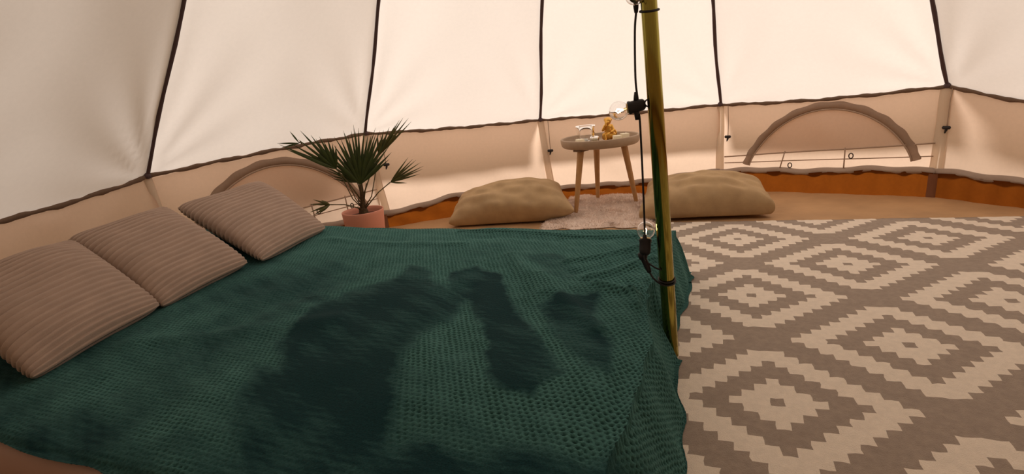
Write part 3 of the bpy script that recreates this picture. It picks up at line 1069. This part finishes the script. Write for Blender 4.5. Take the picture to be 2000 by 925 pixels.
bowl = empty('glass_bowl', (0.412, 2.035, TZ))
tag(bowl, 'clear straight-sided glass bowl at the left of the tray table', 'glass bowl')
b = MB()
b.lathe([(0, 0.004), (0.044, 0.004), (0.052, 0.010), (0.056, 0.040), (0.060, 0.100), (0.0615, 0.104), (0.063, 0.100), (0.059, 0.040), (0.055, 0.006), (0.048, 0.0005), (0, 0.0005)], seg=48)
b.build('glass_wall', M['glass'], bowl)
tealight(0.405, 2.035, 'white tealight standing inside the clear glass bowl', z=TZ + 0.0045)
square_candle(0.345, 1.945, 'low cream square candle in front of the glass bowl, leftmost on the tray', s=0.044, h=0.034, rot=0.10)
gv = empty('glass_votive', (0.452, 1.985, TZ))
tag(gv, 'small pale glass votive cup between glass bowl and gold figurine', 'candle holder')
b = MB()
b.lathe([(0, 0.003), (0.020, 0.003), (0.026, 0.012), (0.0265, 0.026), (0.022, 0.036), (0.0235, 0.037), (0.0285, 0.027), (0.028, 0.010), (0.021, 0.0005), (0, 0.0005)], seg=28)
b.build('cup', M['glass'], gv)
b = MB()
b.lathe([(0, 0.0035), (0.019, 0.0035), (0.0245, 0.013), (0.0248, 0.024), (0.012, 0.0255), (0, 0.025)], seg=24)
b.build('wax', M['wax'], gv)
square_candle(0.560, 1.880, 'cream square candle right in front of the gold figurine', rot=-0.1, s=0.046, h=0.038)
square_candle(0.622, 1.915, 'cream square candle nearest the right rim of the tray', rot=0.05, s=0.046, h=0.042)

# gold seated figurine: one continuous remeshed body
fig = empty('figurine', (0.540, 1.985, TZ))
tag(fig, 'small gold seated animal figurine holding a paw to its face on the tray table', 'figurine')
bm = bmesh.new()


def blob(c, r, rot=None):
    mm = Matrix.Translation(Vector(c)) @ (rot.to_4x4() if rot else Matrix.Identity(4)) @ Matrix.Diagonal((*r, 1))
    bmesh.ops.create_icosphere(bm, subdivisions=3, radius=1, matrix=mm)


def limb(pts, rad):
    pts = [Vector(p) for p in pts]
    for i in range(len(pts) - 1):
        nn_ = max(2, int((pts[i + 1] - pts[i]).length / 0.004))
        for q in range(nn_ + 1):
            t = q / nn_
            r = rad[i] * (1 - t) + rad[i + 1] * t
            bmesh.ops.create_icosphere(bm, subdivisions=2, radius=r, matrix=Matrix.Translation(pts[i].lerp(pts[i + 1], t)))


blob((0.004, 0, 0.030), (0.036, 0.032, 0.031))                       # haunches
blob((0.004, 0.002, 0.062), (0.026, 0.023, 0.036))                   # trunk
blob((0.002, -0.004, 0.086), (0.023, 0.019, 0.018))                  # chest
limb([(0.004, 0, 0.095), (0.004, -0.004, 0.112)], [0.014, 0.013])    # neck
blob((0.004, -0.004, 0.122), (0.020, 0.019, 0.0195))                 # head
blob((-0.002, -0.019, 0.115), (0.011, 0.010, 0.009))                 # muzzle
blob((0.004, 0.004, 0.126), (0.023, 0.017, 0.020))                   # mane
for sx in (-1, 1):
    blob((0.004 + sx * 0.020, -0.001, 0.128), (0.006, 0.004, 0.008))  # ears
    blob((0.004 + sx * 0.008, -0.020, 0.126), (0.0035, 0.003, 0.0035))  # brows
    limb([(0.004 + sx * 0.026, 0.004, 0.022), (0.004 + sx * 0.030, -0.024, 0.040), (0.004 + sx * 0.022, -0.036, 0.008)], [0.017, 0.013, 0.008])  # bent hind leg
    limb([(0.004 + sx * 0.022, -0.036, 0.007), (0.004 + sx * 0.024, -0.050, 0.0055)], [0.008, 0.0065])   # foot
limb([(-0.018, -0.002, 0.090), (-0.032, -0.018, 0.070), (-0.018, -0.030, 0.098), (-0.012, -0.026, 0.112), (-0.017, -0.014, 0.136)], [0.011, 0.009, 0.0075, 0.0075, 0.006])   # raised arm
limb([(0.024, -0.002, 0.090), (0.034, -0.016, 0.064), (0.016, -0.032, 0.056)], [0.011, 0.009, 0.007])   # arm on the knee
limb([(0.026, 0.020, 0.015), (0.045, 0.016, 0.020), (0.052, 0.010, 0.042), (0.044, 0.008, 0.062), (0.036, 0.008, 0.068)], [0.008, 0.008, 0.0075, 0.006, 0.005])  # tail
for v in bm.verts:
    v.co.z = max(v.co.z, 0.001)
me = bpy.data.meshes.new('body')
bm.to_mesh(me)
bm.free()
body = link('body', me, M['gold'], fig)
rm = body.modifiers.new('remesh', 'REMESH')
rm.mode = 'VOXEL'
rm.voxel_size = 0.0018
rm.use_smooth_shade = True
sm = body.modifiers.new('smooth', 'SMOOTH')
sm.iterations = 3
fig.rotation_euler = (0, 0, math.radians(-12))

# ------------------------------------------------------------------ centre pole
PB, PT = Vector((0.0165, 0.0075, 0.011)), Vector((-0.0161, 0.0219, 0.99))
pd = (PT - PB).normalized()
pole = empty('tent_pole', tuple(PB))
tag(pole, 'olive gold metal centre pole of the tent at the foot of the bed', 'tent pole')
b = MB()
PR = 0.0205
b.lathe([(0, 0.0), (PR * 0.9, 0.0), (PR, 0.004), (PR, 1.28), (PR * 1.0, 2.9), (0, 2.9)], seg=40, axis=pd)
o = b.build('pole_tube', M['pole'], pole)
for h, label in ((0.955, 'loop'), (0.232, 'band'), (0.240, 'band')):
    b = MB()
    c = pd * h
    ax = pd.orthogonal().normalized()
    ay = pd.cross(ax)
    b.tube([c + (ax * math.cos(a) + ay * math.sin(a)) * (PR + 0.0022) + pd * (0.004 * math.sin(a + 1)) for a in np.linspace(0, 2 * math.pi, 33)], 0.0030 if h > 0.5 else 0.0022, 8)
    b.build('elastic_band', M['rubber'], pole)

# ------------------------------------------------------------------ string light hanging on the pole
string = empty('string_light', (-0.045, 0.035, 0.24))
tag(string, 'black festoon string light with clear globe bulbs hanging down the tent pole', 'string light')
SO = Vector(string.location)


def loc(p): return Vector(p) - SO


to_cam = (CAM - Vector((0, 0, CAM.z))).normalized()
ctop = [(-0.0430, 0.034, 1.03), (-0.0437, 0.0345, 0.977), (-0.0491, 0.0369, 0.922), (-0.0517, 0.0382, 0.809), (-0.0487, 0.0368, 0.757)]
cmid = [(-0.0470, 0.0360, 0.715), (-0.0449, 0.0351, 0.690), (-0.0431, 0.0342, 0.5535), (-0.0425, 0.0340, 0.4094), (-0.0430, 0.034, 0.360)]
for P in (ctop, cmid):
    b = MB()
    pts = [loc(p) for p in P]
    fine = []
    for i in range(len(pts) - 1):
        p0, p1, p2, p3 = pts[max(i - 1, 0)], pts[i], pts[i + 1], pts[min(i + 2, len(pts) - 1)]
        for q in range(6):
            t = q / 6
            fine.append(0.5 * ((2 * p1) + (p2 - p0) * t + (2 * p0 - 5 * p1 + 4 * p2 - p3) * t * t + (3 * p1 - p0 - 3 * p2 + p3) * t ** 3))
    fine.append(pts[-1])
    b.tube(fine, 0.0030, 8)
    b.build('cord', M['rubber'], string)


def bulb_unit(base, axis, lit=True):
    """socket at base, bulb pointing along axis"""
    base, axis = loc(base), Vector(axis).normalized()
    b = MB()
    b.lathe([(0, -0.024), (0.010, -0.023), (0.0145, -0.018), (0.016, -0.008), (0.016, 0.014), (0.0175, 0.016), (0.0175, 0.021), (0.0150, 0.022), (0.0150, 0.012), (0, 0.012)], base, 24, axis)
    b.tube([base + Vector((0, 0, 0.012)), base + Vector((0, 0, 0.024)), base + Vector((0, 0, 0.036))], [0.0075, 0.0065, 0.0045], 10)
    b.tube([base - Vector((0, 0, 0.012)), base - Vector((0, 0, 0.024)), base - Vector((0, 0, 0.036))], [0.0075, 0.0065, 0.0045], 10)
    sock = b.build('socket', M['rubber'], string)
    b = MB()
    lp = base - axis * 0.031
    side = axis.cross(Vector((0, 0, 1)))
    side = side.normalized() if side.length > 0.1 else Vector((1, 0, 0))
    up2 = side.cross(axis)
    b.tube([lp + axis * (0.009 * math.cos(a)) + up2 * (0.009 * math.sin(a)) for a in np.linspace(0, 2 * math.pi, 17)], 0.0022, 6)
    b.build('hanging_loop', M['rubber'], sock)
    gc = base + axis * 0.047
    r = 0.0255
    prof = [(0.0125, -0.030)]
    for q in range(1, 15):
        a = math.pi * (0.86 - 0.86 * q / 14)
        prof.append((r * math.sin(a), r * math.cos(a)))
    inner = [(x * 0.955, z * 0.955 if z > -0.02 else z) for x, z in prof[::-1]]
    b = MB()
    b.lathe(prof + inner, gc, 32, axis)
    bulb = b.build('bulb', M['glass'], string)
    b = MB()
    b.lathe([(0, 0.010), (0.0128, 0.010), (0.0132, 0.022), (0.0128, 0.026), (0.004, 0.027), (0.003, 0.034), (0, 0.035)], base, 20, axis)
    b.build('bulb_cap', M['brass'], bulb)
    if lit:
        b = MB()
        sd = axis.orthogonal().normalized()
        b.tube([base + axis * 0.034, base + axis * 0.050 + sd * 0.007, base + axis * 0.053, base + axis * 0.050 - sd * 0.007, base + axis * 0.0345], 0.0014, 6)
        b.build('filament', M['fil'], bulb)


bulb_unit((-0.0519, 0.0382, 0.7351), (-0.0465, 0.0180, -0.0085), True)
ax3 = Vector((-0.40, -0.90, 0.06)).normalized()
bulb_unit(Vector((-0.0455, 0.0335, 1.000)) - ax3 * 0.004, ax3, False)
bulb_unit((-0.0432, 0.0345, 0.3470), (0.012, 0.020, 0.046), True)
# plug connector and tail below the lowest bulb
b = MB()
c0, c1 = loc((-0.0545, 0.0360, 0.3300)), loc((-0.0350, 0.0280, 0.2720))
b.tube([c0 + (c0 - c1) * 0.06, c0, c0.lerp(c1, 0.25), c0.lerp(c1, 0.3), c0.lerp(c1, 0.7), c1], [0.005, 0.011, 0.0125, 0.009, 0.0085, 0.006], 12)
b.tube([loc((-0.0432, 0.0345, 0.325)), loc((-0.050, 0.036, 0.318)), loc((-0.052, 0.0360, 0.322))], 0.0035, 8)
b.build('plug', M['rubber'], string)
b = MB()
b.tube([c1, loc((-0.028, 0.022, 0.256)), loc((-0.019, 0.012, 0.2452)), loc((-0.010, -0.004, 0.240))], 0.0028, 8)
b.tube([loc((-0.046, 0.034, 0.310)), loc((-0.034, 0.026, 0.296)), loc((-0.020, 0.014, 0.286)), loc((-0.012, 0.002, 0.284))], 0.0026, 8)
b.build('cord', M['rubber'], string)

# ------------------------------------------------------------------ potted fan palm
PC = Vector((-1.0, 1.85, 0))
palm = empty('potted_palm', tuple(PC))
tag(palm, 'green fan palm in a salmon pink pot behind the bed', 'plant')
b = MB()
b.lathe([(0, 0.002), (0.098, 0.002), (0.103, 0.008), (0.1175, 0.190), (0.1185, 0.203), (0.117, 0.207), (0.112, 0.206), (0.110, 0.190), (0.106, 0.165)], seg=56)
b.build('pot', M['pot'], palm)
b = MB()
b.lathe([(0.107, 0.172), (0.07, 0.176), (0.03, 0.184), (0, 0.187)], seg=28)
b.build('soil', M['soil'], palm)
prt = Vector((0.99331, 0.11546, 0))
pfw = Vector((-0.11546, 0.99331, 0))


def pp(u, z, w=0.0):
    """u across, z height, w towards the camera"""
    return prt * u - pfw * w + Vector((0, 0, z))


b = MB()
b.tube([pp(0.005, 0.17), pp(0.004, 0.20), pp(0.006, 0.225), pp(0.010, 0.27), pp(0.013, 0.32), pp(0.015, 0.37)], [0.034, 0.026, 0.017, 0.013, 0.0115, 0.009], 12)
for q in range(14):
    a = q * 2.4
    z = 0.185 + q * 0.006
    r = 0.026 - q * 0.001
    b.tube([Vector((r * 0.6 * math.cos(a), r * 0.6 * math.sin(a), z)), Vector((r * 1.1 * math.cos(a), r * 1.1 * math.sin(a), z + 0.016)), Vector((r * 0.9 * math.cos(a), r * 0.9 * math.sin(a), z + 0.030))], [0.004, 0.003, 0.0006], 5)
b.build('trunk', M['trunk'], palm)


def frond(start, hub, tips, w_hub, mat, fuse=0.5, bw=0.011, droop=0.0, spread=0.03):
    """fan leaf: stalk from start to hub, one folded blade to every tip, blades fused near the hub"""
    s0, h0 = pp(*start), pp(hub[0], hub[1], w_hub)
    mid = s0.lerp(h0, 0.55) + Vector((0, 0, 0.012))
    sb = MB()
    sb.tube([s0, s0.lerp(mid, 0.5), mid, mid.lerp(h0, 0.6), h0], [0.0042, 0.0036, 0.0032, 0.003, 0.0035], 7)
    lb = MB()
    nT = len(tips)
    ends = []
    for i, tp in enumerate(tips):
        wt = w_hub + (tp[2] if len(tp) > 2 else spread * math.sin(i * 2.1))
        ends.append(pp(tp[0], tp[1], wt))
    for i, e in enumerate(ends):
        dv = e - h0
        Lb = dv.length
        d = dv.normalized()
        face = (CAM - PC - h0)
        face = (face - d * face.dot(d)).normalized()
        sd = d.cross(face)
        V = []
        for f in (0.02, 0.15, 0.3, 0.45, 0.6, 0.8, 0.93, 1.0):
            wv = bw * min(1.0, 0.25 + f * 2.2) * (1 - max(0, (f - 0.45) / 0.56) ** 1.3)
            wv = max(wv, 0.0004)
            c = h0 + d * (Lb * f) - Vector((0, 0, droop * f * f)) + Vector((0, 0, 0.0))
            c += face * (0.010 * math.sin(math.pi * f))
            V += [c - sd * wv, c + face * (0.35 * wv), c + sd * wv]
        lb.add(V, gridq(8, 3).tolist())
    # fused web between neighbouring blades
    for i in range(nT - 1):
        V = []
        for f in np.linspace(0.0, fuse, 5):
            for e in (ends[i], ends[i + 1]):
                V.append(h0 + (e - h0) * f - Vector((0, 0, droop * f * f)))
        lb.add(V, gridq(5, 2).tolist())
    leaf = lb.build('palm_leaf', M[mat], palm)
    sb.build('leaf_stalk', M['stalk'], leaf)


def fan(hub, a0, a1, r0, r1, nn_, seed=0, w=0.02):
    """tips around a hub from angle a0 to a1 (degrees, 0 = right, 90 = up)"""
    R = random.Random(seed)
    out = []
    for i in range(nn_):
        t = i / (nn_ - 1)
        a = math.radians(a0 + (a1 - a0) * t + R.uniform(-2, 2))
        r = (r0 + (r1 - r0) * t) * R.uniform(0.9, 1.06)
        out.append((hub[0] + r * math.cos(a), hub[1] + r * math.sin(a), R.uniform(-w, w)))
    return out


CR = (0.012, 0.34, 0.0)
# central upright fan
frond((0.010, 0.28, 0.0), (0.012, 0.362), [(0.190, 0.480), (0.208, 0.520), (0.205, 0.552), (0.190, 0.586), (0.176, 0.618), (0.166, 0.642), (0.142, 0.632), (0.120, 0.642), (0.098, 0.626), (0.076, 0.640), (0.052, 0.672), (0.034, 0.652),
      (0.012, 0.662), (-0.010, 0.640), (-0.028, 0.650), (-0.050, 0.625), (-0.072, 0.628), (-0.094, 0.598), (-0.118, 0.590), (-0.134, 0.560), (-0.142, 0.532)], 0.05, 'leaf', 0.44, 0.0085)
# second fan behind, to the left, its blades seen almost edge on
frond((0.008, 0.27, 0.0), (-0.002, 0.366), [(-0.158, 0.510), (-0.160, 0.482), (-0.156, 0.455), (-0.146, 0.430), (-0.130, 0.408), (-0.108, 0.392)], -0.01, 'leaf', 0.12, 0.0058)
# third fan behind, upright
frond((0.012, 0.27, -0.01), (0.020, 0.400), [(0.225, 0.570), (0.200, 0.610), (0.150, 0.655), (0.090, 0.670), (0.030, 0.688), (-0.030, 0.660), (-0.085, 0.635)], -0.05, 'leafdry', 0.30, 0.0065)
# left fan reaching out
frond((0.006, 0.26, 0.01), (-0.100, 0.466), [(-0.200, 0.525), (-0.240, 0.545), (-0.282, 0.568), (-0.315, 0.592), (-0.340, 0.612), (-0.366, 0.632), (-0.300, 0.628), (-0.262, 0.650), (-0.248, 0.692), (-0.222, 0.650), (-0.196, 0.664), (-0.178, 0.640), (-0.156, 0.650),
      (-0.138, 0.628), (-0.118, 0.636), (-0.098, 0.610), (-0.080, 0.596)], 0.07, 'leaf', 0.46, 0.0082, 0.0)
# bent blade ends of the left fan
frond((-0.25, 0.622, 0.07), (-0.262, 0.628), [(-0.372, 0.640), (-0.350, 0.618), (-0.300, 0.694)], 0.07, 'leaf', 0.0, 0.0045)
# upper right fan seen from its edge
frond((0.014, 0.28, -0.01), (0.140, 0.500), [(0.352, 0.668), (0.336, 0.690), (0.312, 0.694), (0.286, 0.684), (0.258, 0.662), (0.226, 0.650), (0.190, 0.640), (0.150, 0.620)], -0.03, 'leafdry', 0.55, 0.0065)
# small right fan
frond((0.016, 0.215, 0.01), (0.178, 0.346), [(0.300, 0.474), (0.322, 0.464), (0.345, 0.450), (0.366, 0.436), (0.376, 0.416), (0.374, 0.392), (0.352, 0.370), (0.270, 0.332)], 0.02, 'leafdry', 0.20, 0.0052)
# old drooping leaf low at the left
frond((0.000, 0.215, 0.01), (-0.168, 0.272), [(-0.275, 0.292), (-0.250, 0.318), (-0.212, 0.300), (-0.282, 0.246), (-0.262, 0.232), (-0.238, 0.226)], 0.04, 'leafdry', 0.35, 0.0060)
for (u_, z_) in ((-0.085, 0.43), (-0.055, 0.39), (0.125, 0.47), (0.045, 0.36)):      # bare stalks rising from the crown
    b = MB()
    b.tube([pp(0.006, 0.21), pp(u_ * 0.5, 0.28, 0.01), pp(u_, z_, 0.02)], [0.0036, 0.003, 0.0025], 6)
    b.build('leaf_stalk', M['stalk'], palm)
